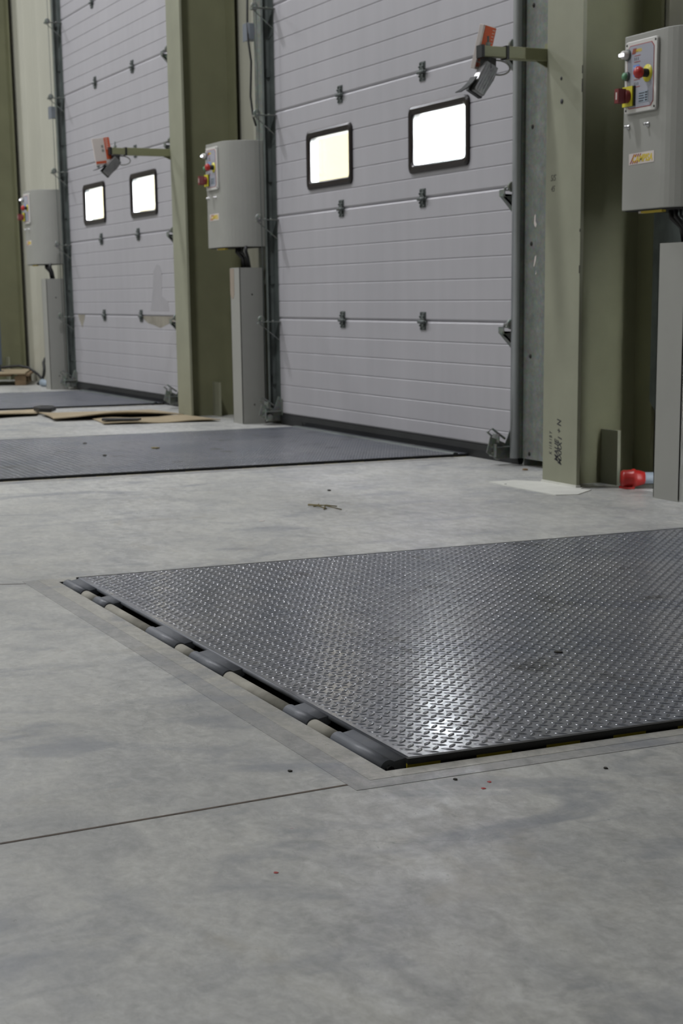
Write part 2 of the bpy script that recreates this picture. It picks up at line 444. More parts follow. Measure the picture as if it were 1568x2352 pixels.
def hinge(x, z):
    h = MB(); w = .030
    h.box((x-w,-.004,z-.046),(x+w,0,z-.012)); h.box((x-w,-.004,z+.012),(x+w,0,z+.046))
    h.box((x-w*.72,-.009,z-.03),(x+w*.72,-.003,z+.03))
    h.tube([(x-.033,-.012,z-.004),(x+.045,-.012,z-.004)],.009,8)
    h.tube([(x+.045,-.012,z-.004),(x+.06,-.012,z-.004)],.005,8)
    for sx in (-.019,.019):
        for sz in (-.038,.038,-.022,.022):
            h.lathe([(.0055,0),(.0055,.005),(.0,.006)],(x+sx,-.004 if abs(sz)>.03 else -.009,z+sz),(0,-1,0),6)
    h.obj('hinge','galv_dark',door,)
for k in range(1,6):
    for x in (.9525,1.9466): hinge(x,zj[k])
def roller_bracket(x, z, d, side):
    b_ = MB(); t = .0025
    zz = z-.018
    b_.box((x-.025,-d,zz-.004),(x+.025,0,zz))                       # horizontal shelf
    if side > 0: b_.box((x-.025,-d,zz-.03),(x+.025,-d+.004,zz))
    if side > 0: b_.prism([(0,zz),(-.02,zz-.02),(-d,zz-.034),(-d,zz-.022),(0,zz-.11)],'x',x+.018*side-t,x+.018*side+t)
    if side > 0: b_.prism([(-d,zz-.03),(-d+.03,zz-.03),(0,zz-.10),(0,zz-.12)],'x',x-.018,x+.018)
    else: b_.tube([(x,-d+.01,zz-.01),(x,-.004,zz-.115)],.0035,6); b_.box((x-.022,-d,zz-.014),(x+.022,-d+.03,zz))
    b_.lathe([(.021,-.008),(.024,0),(.021,.008),(0,.009)],(x+.03*side,-d+.035,zz+.012),(1,0,0),14)
    b_.tube([(x-.03,-d+.035,zz+.012),(x+.05*side,-d+.035,zz+.012)],.006,8)
    for yy in (-.3,-.55,-.8): b_.lathe([(.007,0),(.007,.008),(0,.009)],(x,d*yy,zz),(0,0,1),6)
    b_.obj('roller_bracket','galv',door,bevel=.0015)
for k in range(1,6):
    roller_bracket(.004,zj[k],.145,-1); roller_bracket(DW-.02,zj[k],.085,1)
def bottom_bracket(x, side):
    b_ = MB()
    b_.prism([(0,.17),(-.02,.175),(-.05,.10),(-.13,.135),(-.15,.06),(-.09,.028),(0,.03)],'x',x-.003,x+.003)
    b_.box((x-.03,-.006,.06),(x+.03,.0,.16)); b_.box((x-.03,-.11,.082),(x+.03,-.004,.087))
    b_.box((x-.035,-.115,.04),(x+.03,-.110,.10)); b_.box((x-.03,-.10,.105),(x+.028,-.095,.145))
    b_.lathe([(.02,-.012),(.026,0),(.02,.012),(0,.013)],(x-.01*side,-.085,.048),(1,0,0),14)
    b_.tube([(x,-.12,.135),(x,-.145,.155),(x,-.12,.17),(x,-.05,.12)],.006,6)
    for yy,zz in ((-.115,.085),(-.115,.055)): b_.lathe([(.008,0),(.008,.008),(0,.009)],(x,yy,zz),(0,-1,0),6)
    b_.obj('bottom_bracket','galv',door,bevel=.0015)
bottom_bracket(.0,-1); bottom_bracket(DW-.035,1)
d2 = copy_tree(door); d2.name = 'door_2'; d2.location.x = -PITCH
d3 = copy_tree(door); d3.name = 'door_3'; d3.location.x = PITCH
# smears on door 2's lower panel (wiped adhesive), seen as flat stains on the sheet
def blob(parent, name, pts, y, mat):
    o = MB().prism(pts,'y',y-.0006,y).obj(name,mat,parent); return o
def dpx(x): return x-0
blob(d2,'stain',[(x-PITCH,z) for x,z in [(.13,.655),(.36,.652),(.34,.62),(.30,.585),(.26,.54),(.22,.575),(.17,.61)]],-.0002,'stain')
blob(d2,'stain',[(x-PITCH,z) for x,z in [(1.95,.652),(2.85,.652),(2.87,.63),(2.7,.615),(2.55,.59),(2.40,.565),(2.25,.585),(2.1,.60),(2.0,.63)]],-.0002,'stain')

M['stain2'] = simple('faint_smear', (.352,.342,.36), .5, 0, .05, 6)
blob(d2,'faint_stain',[(x-PITCH,z) for x,z in [(2.18,.69),(2.62,.69),(2.60,.76),(2.46,.80),(2.48,.98),(2.44,1.02),(2.36,1.03),(2.28,.98),(2.25,.85)]],-.0002,'stain2')
# ------------------------------------------------------------------ guide rails at the door sides
def rail_left(x, label):
    r = empty('guide_rail', (x,0,0), label, 'door rail')
    p = MB().box((-.325,0,.012),(-.115,.006,4.2)).box((-.121,.006,.012),(-.115,YW,4.2)).box((-.325,.006,.012),(-.319,YW,4.2))
    p.v = [(a+x,b_,c) for a,b_,c in p.v]; p.obj('mounting_plate','galv',r)
    MB().box((x-.115,.0415,0),(x+.05,.066,4.2)).obj('jamb','zinc_shadow',r)  # zinc jamb, with the gap's shade put into its colour
    prof = [(-.012,.004),(-.03,0),(-.066,-.012),(-.078,-.034),(-.074,-.052),(-.056,-.060),(-.040,-.054),(-.044,-.049),(-.056,-.053),(-.068,-.048),(-.071,-.033),(-.060,-.010),(-.028,.008),(-.012,.010)]
    p = MB().prism(prof,'z',.03,4.2); p.v = [(a+x,b_,c) for a,b_,c in p.v]; p.obj('track','galv_dark',r)  # darker zinc deepens the shaded gap by colour
    p = MB().tube([(x-.102,-.022,.03),(x-.102,-.022,4.2)],.013,10); p.obj('side_tube','galv',r)
    for k in range(0,7):
        z = .25+.61*k; p = MB().box((x-.118,-.03,z),(x-.05,.0,z+.05)); p.obj('track_clip','galv_dark',r)
    # spring cable running down beside the track
    MB().tube([(x-.02,-.09,.12),(x-.018,-.10,1.5),(x-.015,-.11,4.1)],.0025,5).obj('lift_cable','galv_dark',r)
    return r
def rail_right(x, label):
    r = empty('guide_rail', (x,0,0), label, 'door rail')
    p = MB().box((.05,-.006,.035),(.40,0,4.2)).box((.05,0,.035),(.056,YW,4.2)).box((-.04,.0415,0),(.05,.066,4.2)).box((.05,0.0,0),(.056,YW,.04))
    p.v = [(a+x,b_,c) for a,b_,c in p.v]; p.obj('mounting_plate','galv',r)
    p = MB().box((x+.010,-.036,.035),(x+.046,.004,4.2)); p.obj('track_web','galv',r)
    MB().tube([(x+.031,-.038,.035),(x+.031,-.038,4.2)],.021,18).obj('track','galv_tube',r)
    for z in (2.018,1.508,1.003,.504,.06,2.5):
        MB().lathe([(.010,0),(.010,.002),(.004,.0035)],(x+.113,-.006,z),(0,-1,0),8).obj('bolt','dirt',r)
    return r
rails = {}
for k, who in ((0,'near'),(1,'far'),(-1,'out')):
    if who == 'out': continue
    x = -k*PITCH
    a = rail_left(x, ('galvanised rail left of the nearer door, behind the middle cabinet' if k==0 else 'galvanised rail left of the farther door, behind the most distant cabinet'))
    b_ = rail_right(x+DW, ('galvanised rail right of the nearer door, with white scuffs beside the column' if k==0 else 'galvanised rail right of the farther door, mostly hidden behind the middle column'))
    rails[k] = (a,b_)
# white scuffs on near right rail
ra = rails[0][1]
for pts in ([(3.045,1.09),(3.05,1.125),(3.06,1.13),(3.058,1.10),(3.068,1.085),(3.062,1.072),(3.05,1.08)],[(3.045,.905),(3.056,.945),(3.068,.952),(3.065,.93),(3.05,.90)],[(3.062,.865),(3.068,.885),(3.07,.87)]):
    MB().prism(pts,'y',-.0072,-.0058).obj('chalk_mark','paper',ra)

# small box on the rail sides
for k, lab in ((0,'small blue-grey box fixed high on the rail left of the nearer door'),(1,'small blue-grey box fixed high on the rail left of the farther door')):
    x = -k*PITCH
    o = MB().box((x-.415,-.03,2.335),(x-.321,.03,2.43)).box((x-.425,-.034,2.33),(x-.33,-.03,2.435)).obj('junction_box','box_blue',None,bevel=.004)
    tag(o, lab,'electrical box','boxes on the door rails')
# loose cables beside the rail of the near door
o = MB().tube([(-.345,-.02,2.9),(-.35,-.03,2.45),(-.33,-.035,2.33),(-.30,-.03,2.2),(-.325,-.03,2.0),(-.29,-.03,1.88),(-.27,-.02,1.82)],.007,6).obj('cable','black')
tag(o,'thin black cable hanging along the rail left of the nearer door','cable')

# ------------------------------------------------------------------ columns
def column(x, label, writing=None, grout=None):
    yf = -.285; w = .266
    r = empty('steel_column', (x,yf,0), label, 'column')
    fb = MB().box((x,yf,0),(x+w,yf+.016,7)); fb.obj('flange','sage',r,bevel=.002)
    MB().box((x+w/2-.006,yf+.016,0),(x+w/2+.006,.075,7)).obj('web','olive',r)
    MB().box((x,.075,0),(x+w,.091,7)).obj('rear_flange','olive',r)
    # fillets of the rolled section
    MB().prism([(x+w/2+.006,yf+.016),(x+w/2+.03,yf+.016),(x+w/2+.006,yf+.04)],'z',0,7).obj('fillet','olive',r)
    # fin plate at the foot
    MB().box((x+w/2+.006,-.085,0),(x+w-.004,-.070,.225)).obj('fin_plate','sage',r)
    return r
c1 = column(3.599,'olive steel column with handwriting low on its pale flange, right of the nearer door')
c2 = column(3.599-PITCH,'olive steel column between the two roller doors, beside the middle cabinet')
c3 = column(-7.22,'dark olive steel column at the left edge beyond the farthest cabinet')
gp = [(3.50,-.486),(3.49,-.36),(3.60,-.284),(3.60,-.24),(3.865,-.24),(3.90,-.29),(3.954,-.27),(4.06,-.40),(4.032,-.487),(3.752,-.492)]
MB().prism(gp,'z',-.002,.003).obj('grout_pad','grout',c1)
MB().box((3.598,-.290,0),(3.870,-.268,.012)).obj('base_grout','grout',c1)
# handwriting on the flange: text running upwards
def upright(x, z, y): # text baseline running up (+z), letters facing -y
    # text x axis -> +z ; text y axis -> -x ; normal -> -y
    m = Matrix(((0,-1,0,x),(0,0,-1,y),(1,0,0,z),(0,0,0,1))); return m
def LM(root, m):
    return Matrix.Translation(-Vector(root.location)) @ m
yt = -.2855
text_obj('handwriting','K  I I R I B Y',.030,'ink',c1,LM(c1,upright(3.672,.122,yt)),.0003,.25,0,.62)
text_obj('handwriting','MAUE',.040,'ink',c1,LM(c1,upright(3.722,.095,yt)),.0003,.3,.0008,.85)
text_obj('handwriting','MXRX I',.040,'ink',c1,LM(c1,upright(3.748,.083,yt)),.0003,.3,.0008,.85)
text_obj('handwriting','+ N',.044,'ink',c1,LM(c1,upright(3.742,.212,yt)),.0003,.25,.0006,.8)
def flat(x, z, y): # normal reading text facing -y
    return Matrix(((1,0,0,x),(0,0,-1,y),(0,1,0,z),(0,0,0,1)))
text_obj('handwriting','S/S',.036,'inkfaint',c1,LM(c1,flat(3.635,1.228,yt)),.0003,.3,0,.9)
text_obj('handwriting','45',.034,'inkfaint',c1,LM(c1,flat(3.638,1.186,yt)),.0003,.3,0,.9)
for x,z,rr in ((3.709,1.619,.007),(3.715,1.531,.010)):
    MB().lathe([(rr,0),(rr,.0012),(0,.0014)],(x,yt,z),(0,-1,0),10).obj('drill_hole','ink',c1)
for z,h in ((1.55,.05),(1.62,.03),(1.02,.012),(.86,.03)):
    MB().box((3.8600,-.2858,z),(3.8655,-.2845,z+h)).obj('paint_chip','dirt',c1)

# ------------------------------------------------------------------ control cabinets and pedestals
def cabinet(x, label, detailed=True):
    y0 = -.25; yb = -.03; z0, z1 = 1.088, 1.722
    r = empty('control_cabinet', (x,y0,z0), label, 'control cabinet')
    prof = [(x,yb),(x,y0),(x+.25,y0)]
    for t in range(1,13):
        a = PI/2*t/12; prof.append((x+.25+.175*math.sin(a), yb-(yb-y0)*math.cos(a)))
    b_ = MB(); n = len(prof)
    b_.prism(prof,'z',z0,z1)
    body = b_.obj('body','grey_paint',r,bevel=.003)
    # black sheet standing in for the shade below the body
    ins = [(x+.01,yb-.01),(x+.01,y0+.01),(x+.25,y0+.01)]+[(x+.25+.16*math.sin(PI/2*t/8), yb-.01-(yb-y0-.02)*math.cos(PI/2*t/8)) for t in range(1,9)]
    MB().prism(ins,'z',z0-.004,z0-.0005).obj('shade_sheet','black',r)
    MB().box((x+.02,yb,z0+.05),(x+.12,.0995,z1-.05)).obj('wall_mount','galv_dark',r)
    # control panel plate
    px0, px1, pz0, pz1 = x+.022, x+.226, z0+.352, z0+.610
    P = MB(); P.prism(rrect(px0,pz0,px1,pz1,.012),'y',y0-.012,y0)
    pl = P.obj('panel_plate','white_pl',r,bevel=.003)
    def oct_(i, ch): # chamfered rectangle inset i
        a0,a1,b0,b1 = px0+i,px1-i,pz0+i,pz1-i
        return [(a0+ch,b0),(a1-ch,b0),(a1,b0+ch),(a1,b1-ch),(a1-ch,b1),(a0+ch,b1),(a0,b1-ch),(a0,b0+ch)]
    pl['abs'] = tuple(r.location)
    MB().prism(oct_(.016,.016),'y',y0-.0130,y0-.0118).obj('red_border','logo_r',pl)
    MB().prism(oct_(.0185,.0155),'y',y0-.0136,y0-.0128).obj('control_face','face_grey',pl)
    yf = y0-.0136
    for a,b2 in ((px0+.01,pz0+.012),(px1-.01,pz0+.012),(px0+.01,pz1-.012),(px1-.01,pz1-.012)):
        MB().lathe([(.0045,0),(.0045,.001),(0,.0012)],(a,y0-.012,b2),(0,-1,0),8).obj('screw','dirt',pl)
    def sub(mb, name, mat): return mb.obj(name, mat, pl)
    # brand name strip
    if detailed:
        text_obj('logo_text','CAMPISA',.016,'logo_y',pl,LM(r,flat(x+.074,z0+.567,yf-.0002)),.0003,.2,.0006,.9)
        for q in range(4):
            xx = x+.070+q*.006; sub(MB().prism([(xx,z0+.562),(xx+.003,z0+.562),(xx+.010,z0+.582),(xx+.007,z0+.582)],'y',yf-.0012,yf-.0008),'logo_stripe','logo_r')
        for zc,h in ((.532,.022),(.443,.026)):
            for zz in (z0+zc, z0+zc+h): sub(MB().box((x+.085,yf-.001,zz),(x+.124,yf,zz+.0018)),'frame_line','logo_r')
            for q in range(3): sub(MB().box((x+.088+.011*q,yf-.001,z0+zc+.006),(x+.0895+.011*q,yf,z0+zc+.017)),'print_mark','ink')
        sub(MB().prism(rrect(x+.080,z0+.482,x+.118,z0+.522,.003),'y',yf-.001,yf),'blue_display','blue')
        for q in range(3):
            for w_ in range(3): sub(MB().box((x+.084+.011*q,yf-.0014,z0+.487+.011*w_),(x+.090+.011*q,yf-.0009,z0+.493+.011*w_+.003*(q%2))),'display_mark','paper')
        # rating table
        sub(MB().box((x+.118,yf-.001,z0+.385),(x+.178,yf,z0+.425)),'rating_table','tail')
        for q in range(4): sub(MB().box((x+.121,yf-.0015,z0+.389+.009*q),(x+.150+.006*(q%2),yf-.0009,z0+.3925+.009*q)),'print_mark','ink')
        for q in range(4): sub(MB().box((x+.160,yf-.0015,z0+.389+.009*q),(x+.174,yf-.0009,z0+.394+.009*q)),'print_mark','ink')
    else:
        sub(MB().box((x+.085,yf-.001,z0+.482),(x+.118,yf,z0+.522)),'blue_display','blue')
        sub(MB().box((x+.12,yf-.001,z0+.385),(x+.176,yf,z0+.425)),'rating_table','tail')
    # lamp with lit lens
    lx, lz = x+.042, z0+.563
    sub(MB().lathe([(.021,0),(.021,.004),(.019,.006),(.0,.006)],(lx,yf,lz),(0,-1,0),20),'lamp_bezel','galv_dark')
    lo = sub(MB().lathe([(.016,.004),(.016,.022),(.012,.028),(0,.030)],(lx,yf,lz),(0,-1,0),20),'lamp_lens','white_pl')
    sub(MB().box((lx-.013,yf-.033,lz-.006),(lx+.013,yf-.027,lz+.004)),'lamp_light','lamp')
    # start button
    gx, gz = x+.042, z0+.487
    sub(MB().lathe([(.017,0),(.017,.006),(.015,.010),(.0,.010)],(gx,yf,gz),(0,-1,0),18),'button_bezel','galv_dark')
    sub(MB().lathe([(.013,.006),(.013,.018),(.0,.020)],(gx,yf,gz),(0,-1,0),18),'start_button','green')
    # emergency stop
    ex, ez = x+.172, z0+.485
    sub(MB().lathe([(.031,0),(.031,.0015),(0,.0018)],(ex,yf,ez),(0,-1,0),28),'stop_disc','yellow')
    sub(MB().lathe([(.015,.001),(.015,.022),(.012,.026),(.012,.03)],(ex,yf,ez),(0,-1,0),18),'stop_stem','black')
    sub(MB().lathe([(.012,.026),(.020,.030),(.022,.038),(.021,.046),(.014,.054),(.0,.057)],(ex,yf,ez),(0,-1,0),24),'stop_button','red')
    # main switch
    sx, sz = x+.060, z0+.413
    sub(MB().box((sx-.034,yf-.006,sz-.036),(sx+.036,yf,sz+.036)),'switch_base','black')
    sub(MB().box((sx-.034,yf-.011,sz-.036),(sx+.030,yf-.006,sz+.036)),'switch_plate','yellow')
    sub(MB().lathe([(.024,.010),(.024,.026),(.021,.030),(0,.030)],(sx,yf,sz),(0,-1,0),24),'switch_knob','dark_red')
    sub(MB().box((sx-.013,yf-.060,sz-.026),(sx+.013,yf-.026,sz+.026)),'switch_handle','dark_red')
    sub(MB().box((sx-.004,yf-.0606,sz-.013),(sx+.004,yf-.059,sz+.013)),'handle_mark','paper')
    # two bolts and name sticker
    for bx,bz in ((x+.036,z0+.306),(x+.164,z0+.305)):
        MB().lathe([(.010,0),(.010,.003),(.006,.004),(.006,.018),(0,.019)],(bx,y0,bz),(0,-1,0),8).obj('bolt','steel',r)
    st = MB().prism([(x+.045,z0+.166),(x+.208,z0+.168),(x+.207,z0+.209),(x+.044,z0+.207)],'y',y0-.0012,y0).obj('name_sticker','paper',r)
    st['abs'] = tuple(r.location)
    text_obj('sticker_text','CAMPISA',.036,'logo_y',st,LM(r,flat(x+.066,z0+.175,y0-.0016)),.0003,.2,.0012,.90)
    for q in range(4):
        xx = x+.052+q*.014
        for za,zb_ in ((.170,.180),(.194,.204)) if q else ((.170,.204),):
            k_ = (za-.170)*.75; k2 = (zb_-.170)*.75
            MB().prism([(xx+k_,z0+za),(xx+k_+.005,z0+za),(xx+k2+.005,z0+zb_),(xx+k2,z0+zb_)],'y',y0-.0024,y0-.0018).obj('sticker_stripe','logo_r',st)
    # yellow strip under the front edge, cables going down
    MB().box((x+.085,y0+.03,z0-.012),(x+.22,y0+.05,z0-.004)).obj('terminal_strip','logo_y',r)
    MB().box((x+.07,y0+.03,z0-.012),(x+.085,y0+.05,z0-.004)).obj('terminal_end','paper',r)
    return r
def cables(root, x, px):
    for (a,b2,rr,mt) in ((.00,.03,.011,'black'),(.03,.045,.009,'black'),(.10,.085,.006,'black'),(.13,.11,.004,'cable_grey'),(.06,.13,.005,'black'),(.16,.12,.010,'black')):
        MB().tube([(px+a-.02,-.15,1.09),(px+a-.012,-.155,1.06),(px+b2-.005,-.13,1.02),(px+b2,-.12,.95)],rr,8).obj('cable',mt,root)
def pedestal(px, label):
    r = empty('pedestal', (px,-.2,0), label, 'pedestal')
    b_ = MB(); x0,x1,y0,y1 = px,px+.165,-.20,-.045; t=.004
    # hollow steel duct: four walls and a foot flange
    b_.box((x0,y0,.006),(x1,y0+t,.962)); b_.box((x1-t,y0,.006),(x1,y1,.962)); b_.box((x0,y0,.006),(x0+t,y1,.962)); b_.box((x0,y1-t,.006),(x1,y1,.962))
    b_.obj('duct','grey_paint',r)
    MB().box((x0,y0,0),(x1,y1,.006)).obj('foot','grey_paint',r)
    for z in (.12,.80): MB().lathe([(.005,0),(.005,.002),(0,.003)],(x1,-.12,z),(1,0,0),8).obj('screw','dirt',r)
    return r
cab1 = cabinet(4.100,'grey control cabinet with name sticker and red stop button at right edge')
ped1 = pedestal(4.283,'grey steel pedestal at the right edge, under the nearest control cabinet')
cables(cab1,4.1,4.303)
cab2 = cabinet(-.555,'grey control cabinet with rounded cover between the two roller doors',True)
ped2 = pedestal(-.312,'grey steel pedestal left of the nearer door, under the middle cabinet')
cables(cab2,-.555,-.292)
cab3 = cabinet(-5.33,'grey control cabinet left of the farther door, small and blurred',False)
ped3 = pedestal(-5.04,'grey steel pedestal left of the farther door with a black hose beside it')
cables(cab3,-5.33,-5.02)
for c_,g in ((cab1,'control cabinets beside the doors'),(cab2,'control cabinets beside the doors'),(cab3,'control cabinets beside the doors'),(ped1,'pedestals under the cabinets'),(ped2,'pedestals under the cabinets'),(ped3,'pedestals under the cabinets')): c_['group'] = g
# primer patch near the top of the middle pedestal
MB().prism([(-.311,.958),(-.240,.958),(-.243,.80),(-.262,.775),(-.290,.775),(-.311,.80)],'y',-.2012,-.1998).obj('worn_patch',simple('primer_patch',(.30,.25,.20),.6),ped2)

# cable trunking behind the right pedestal
o = MB()
o.prism([(4.02,.10),(4.02,.06),(4.15,.06),(4.15,.10)],'z',.35,1.7)
o2 = MB().prism([(3.905,1.75),(4.09,1.75),(4.09,.165),(3.905,.345)],'y',.035,.0995).obj('cable_trunking','galv_dark',None,bevel=.003)
tag(o2,'dark zinc cable trunking on the wall behind the right-edge pedestal','trunking')
# red plug on the floor
r = empty('industrial_plug', (4.02,-.06,.045),'red industrial plug lying by the foot of the right-edge pedestal','plug')
ax = (.30,.95,0)
a0 = Vector((3.965,-.135,.042)); d = Vector((.30,.75,.0)).normalized()
MB().lathe([(0,0),(.030,.001),(.034,.01),(.034,.042),(.038,.046),(.038,.056),(.034,.060)],a0,d,22).obj('collar','red',r)
MB().lathe([(.034,.056),(.032,.075),(.026,.095),(.022,.098)],a0,d,22).obj('shell','red',r)
MB().lathe([(.024,.095),(.024,.135),(.018,.150),(0,.150)],a0,d,22).obj('gland','tail',r)
MB().tube([a0+d*.148,a0+d*.17+Vector((.02,-.005,0)),(4.11,.03,.02),(4.2,.05,.012)],.009,8).obj('cord','black',r)
MB().box((3.945,-.13,0),(4.0,-.09,.009)).obj('rest_block','red',r)

# ------------------------------------------------------------------ dock lights on arms
def dock_light(xf, ylen, yband, yaw, label, th, tc, oc, bw):
    """arm fixed to the left edge of a column flange, reaching into the hall"""
    z = 1.700; h = .046; x0 = xf-.048
    r = empty('dock_light', (x0,-.26,z), label, 'dock light')
    yo = -.285-ylen
    MB().box((x0,yband,z-.001),(x0+.046,-.24,z+h)).obj('arm','arm',r,bevel=.003)
    MB().box((x0+.003,yo,z+.002),(x0+.043,yband+.002,z+h-.003)).obj('inner_arm','arm',r,bevel=.003)
    MB().box((x0-.002,yband-.006,z-.003),(x0+.048,yband+.006,z+h+.002)).obj('band','black',r)
    MB().box((x0,yo-.014,z-.001),(x0+.046,yo+.0,z+h)).obj('end_cap','black',r)
    MB().prism([(-.33,z),(-.245,z),(-.245,z-.035)],'x',x0+.02,x0+.026).obj('gusset','arm',r)
    MB().box((x0,-.27,z-.02),(xf,-.262,z+.07)).obj('mount_plate','arm',r)
    # swivel, threaded stud
    cx, cy = x0+.023, yo+.028
    MB().tube([(cx,cy,z+.03),(cx,cy,z+.082)],.0045,8).obj('stud','galv_dark',r)
    MB().lathe([(.011,0),(.011,.012),(0,.012)],(cx,cy,z+h),(0,0,1),6).obj('nut','galv',r)
    R_ = Matrix.Translation((cx,cy,z)) @ Matrix.Rotation(yaw,4,'Z')
    k = MB(); k.box((-.024,-.022,-.055),(.024,.024,-.002),R_); k.obj('swivel_block','black',r)
    T = Matrix.Translation((cx,cy,z)) @ Matrix.Rotation(-.08,4,'Z') @ Matrix.Translation((0,0,-.045)) @ Matrix.Rotation(th[1],4,'Y') @ Matrix.Rotation(th[0],4,'X')
    # head pointing along local -Z
    hd = MB(); hd.prism([(-.030,.02),(.026,.02),(.032,-.03),(.024,-.105),(-.024,-.105),(-.032,-.03)],'x',-.030,.030,T)
    ho = hd.obj('lamp_head','lightgrey_pl',r,bevel=.004)
    fin = MB()
    for q in range(5): fin.box((-.033,-.026+.011*q,-.095),(.033,-.022+.011*q,.01),T)
    fin.obj('cooling_fins','lightgrey_pl',r)
    MB().box((-.031,-.034,-.108),(-.0,.030,-.06),T).obj('lens_frame','black',r)
    # curved visor
    vs = MB(); pv = [(-.036,-.055),(-.041,-.085),(-.052,-.115),(-.068,-.140)]
    pv2 = [(-.070,-.138),(-.055,-.112),(-.045,-.083),(-.041,-.055)]
    vs.prism(pv+pv2,'x',-.030,.030,T); vs.obj('visor','seal',r)
    # printed carton label plate standing behind the head
    pl = R_ @ Matrix.Translation(oc) @ Matrix.Rotation(tc[1],4,'Y') @ Matrix.Rotation(tc[0],4,'X')
    p = MB(); p.box((-.010,-.060,-.062),(.010,.052,.108),pl); po = p.obj('carton','paper',r,bevel=.002)
    po['abs'] = tuple(r.location)
    MB().box((.0102,.0515-bw,-.03),(.0112,.0515,.106),pl).obj('orange_band','orange',po)
    MB().box((-.010,.0522,-.06),(.010,.0530,.106),pl).obj('orange_band','orange',po)
    MB().box((.0102,-.058,-.052),(.0112,.010,-.036),pl).obj('orange_band','orange',po)
    for q in range(2 if bw < .05 else 0): MB().box((.0102,-.008,.045-.026*q),(.0112,.006,.062-.026*q),pl).obj('grey_mark','cable_grey',po)
    for q in range(6): MB().box((.0113,.022+.0002*q,.094-.012*q),(.0116,.040,.098-.012*q),pl).obj('print_line','paper',po)
    # cable loop behind the swivel
    pts = []
    for q in range(13):
        a = -PI*.55+PI*1.15*q/12; pts.append((cx,cy+.045+.055*math.cos(a)*1.0,z-.035+.028*math.sin(a)))
    MB().tube([(cx,cy+.02,z-.05)]+pts+[(cx,cy+.035,z-.002)],.0035,6).obj('cable','cable_grey',r)
    return r
dl1 = dock_light(3.602,.288,-.468,.62,'dock light with orange and white carton on the right column arm',(-.50,.05),(0,.25),(-.043,.038,.022),.10)
dl2 = dock_light(3.602-PITCH,.395,-.585,-.05,'dock light with white and orange carton before the farther door',(-.75,0),(.14,0),(-.036,-.070,0),.036)

# ------------------------------------------------------------------ dock levellers
def deck_mesh():
    x0, x1, y0, y1, zt = LX+.001, LX+LW-.001, -LD+.036, .42, .012
    me_plate = MB().box((x0,y0,zt-.010),(x1,y1,zt))
    # lugs
    p = .032; hx = x0+.022; hy = y0+.02
    nx = int((x1-x0-.03)/p); ny = int((-.02-y0)/p)
    ls = 12; L_, W_, H_ = .0142, .0050, .0014
    ring = []
    for sc, hh in ((1.0,0.0),(.86,.55),(.52,.95)):
        for k in range(ls):
            a = 2*PI*k/ls; c, s_ = math.cos(a), math.sin(a)
            ring.append((L_*sc*c, W_*sc*s_*(1-.25*abs(c)), H_*hh))
    ring.append((0,0,H_*1.05)); ring = np.array(ring)
    nv = len(ring)
    faces = []
    for r_ in range(2):
        for k in range(ls):
            k2 = (k+1)%ls; faces.append((r_*ls+k,r_*ls+k2,(r_+1)*ls+k2,(r_+1)*ls+k))
    tris = [(2*ls+k,2*ls+(k+1)%ls,3*ls) for k in range(ls)]
    vs = []; quads = []; tr = []; off = 0
    def rot(a):
        c, s_ = math.cos(a), math.sin(a); q = ring.copy(); q[:,0], q[:,1] = ring[:,0]*c-ring[:,1]*s_, ring[:,0]*s_+ring[:,1]*c; return q
    A, B = rot(PI/4), rot(-PI/4)
    cent = []
    for i in range(nx+1):
        for j_ in range(ny+1):
            cent.append((hx+i*p,hy+j_*p,0))
            if i < nx: cent.append((hx+(i+.5)*p,hy+(j_+.5)*p,1))
    allv = np.zeros((len(cent)*nv,3)); F4 = []; F3 = []
    fq = np.array(faces); ft = np.array(tris)
    for n_, (cx,cy,t) in enumerate(cent):
        allv[n_*nv:(n_+1)*nv] = (B if t else A)+np.array([cx,cy,zt-.0001])
    nq = len(cent)
    Q = (fq[None]+(np.arange(nq)*nv)[:,None,None]).reshape(-1,4); T = (ft[None]+(np.arange(nq)*nv)[:,None,None]).reshape(-1,3)
    me = bpy.data.meshes.new('deck')
    pv = np.array(me_plate.v); pf = np.array(me_plate.f)
    V = np.vstack([allv,pv])-np.array([LX,-LD,0])
    loops = np.concatenate([Q.ravel(),T.ravel(),(pf+len(allv)).ravel()])
    tot = np.concatenate([np.full(len(Q),4),np.full(len(T),3),np.full(len(pf),4)])
    st = np.concatenate([[0],np.cumsum(tot)[:-1]])
    me.vertices.add(len(V)); me.vertices.foreach_set('co',V.ravel().astype(np.float32))
    me.loops.add(len(loops)); me.loops.foreach_set('vertex_index',loops.astype(np.int32))
    me.polygons.add(len(tot)); me.polygons.foreach_set('loop_start',st.astype(np.int32)); me.polygons.foreach_set('loop_total',tot.astype(np.int32))
    mi = np.concatenate([np.ones(len(Q)+len(T)),np.zeros(len(pf))]).astype(np.int32)
    smo = np.concatenate([np.ones(len(Q)+len(T),bool),np.zeros(len(pf),bool)])
    me.update(calc_edges=True); me.materials.append(M['plate']); me.materials.append(M['lug'])
    me.polygons.foreach_set('material_index',mi); me.polygons.foreach_set('use_smooth',smo); me.validate(); me.update()
    return me
lev = empty('dock_leveller', (LX,-LD,0),'steel tread-plate dock leveller in the foreground with hinge tubes along its edge','dock leveller','dock levellers in the floor')
dk = bpy.data.objects.new('deck', deck_mesh()); COL.objects.link(dk); dk.parent = lev
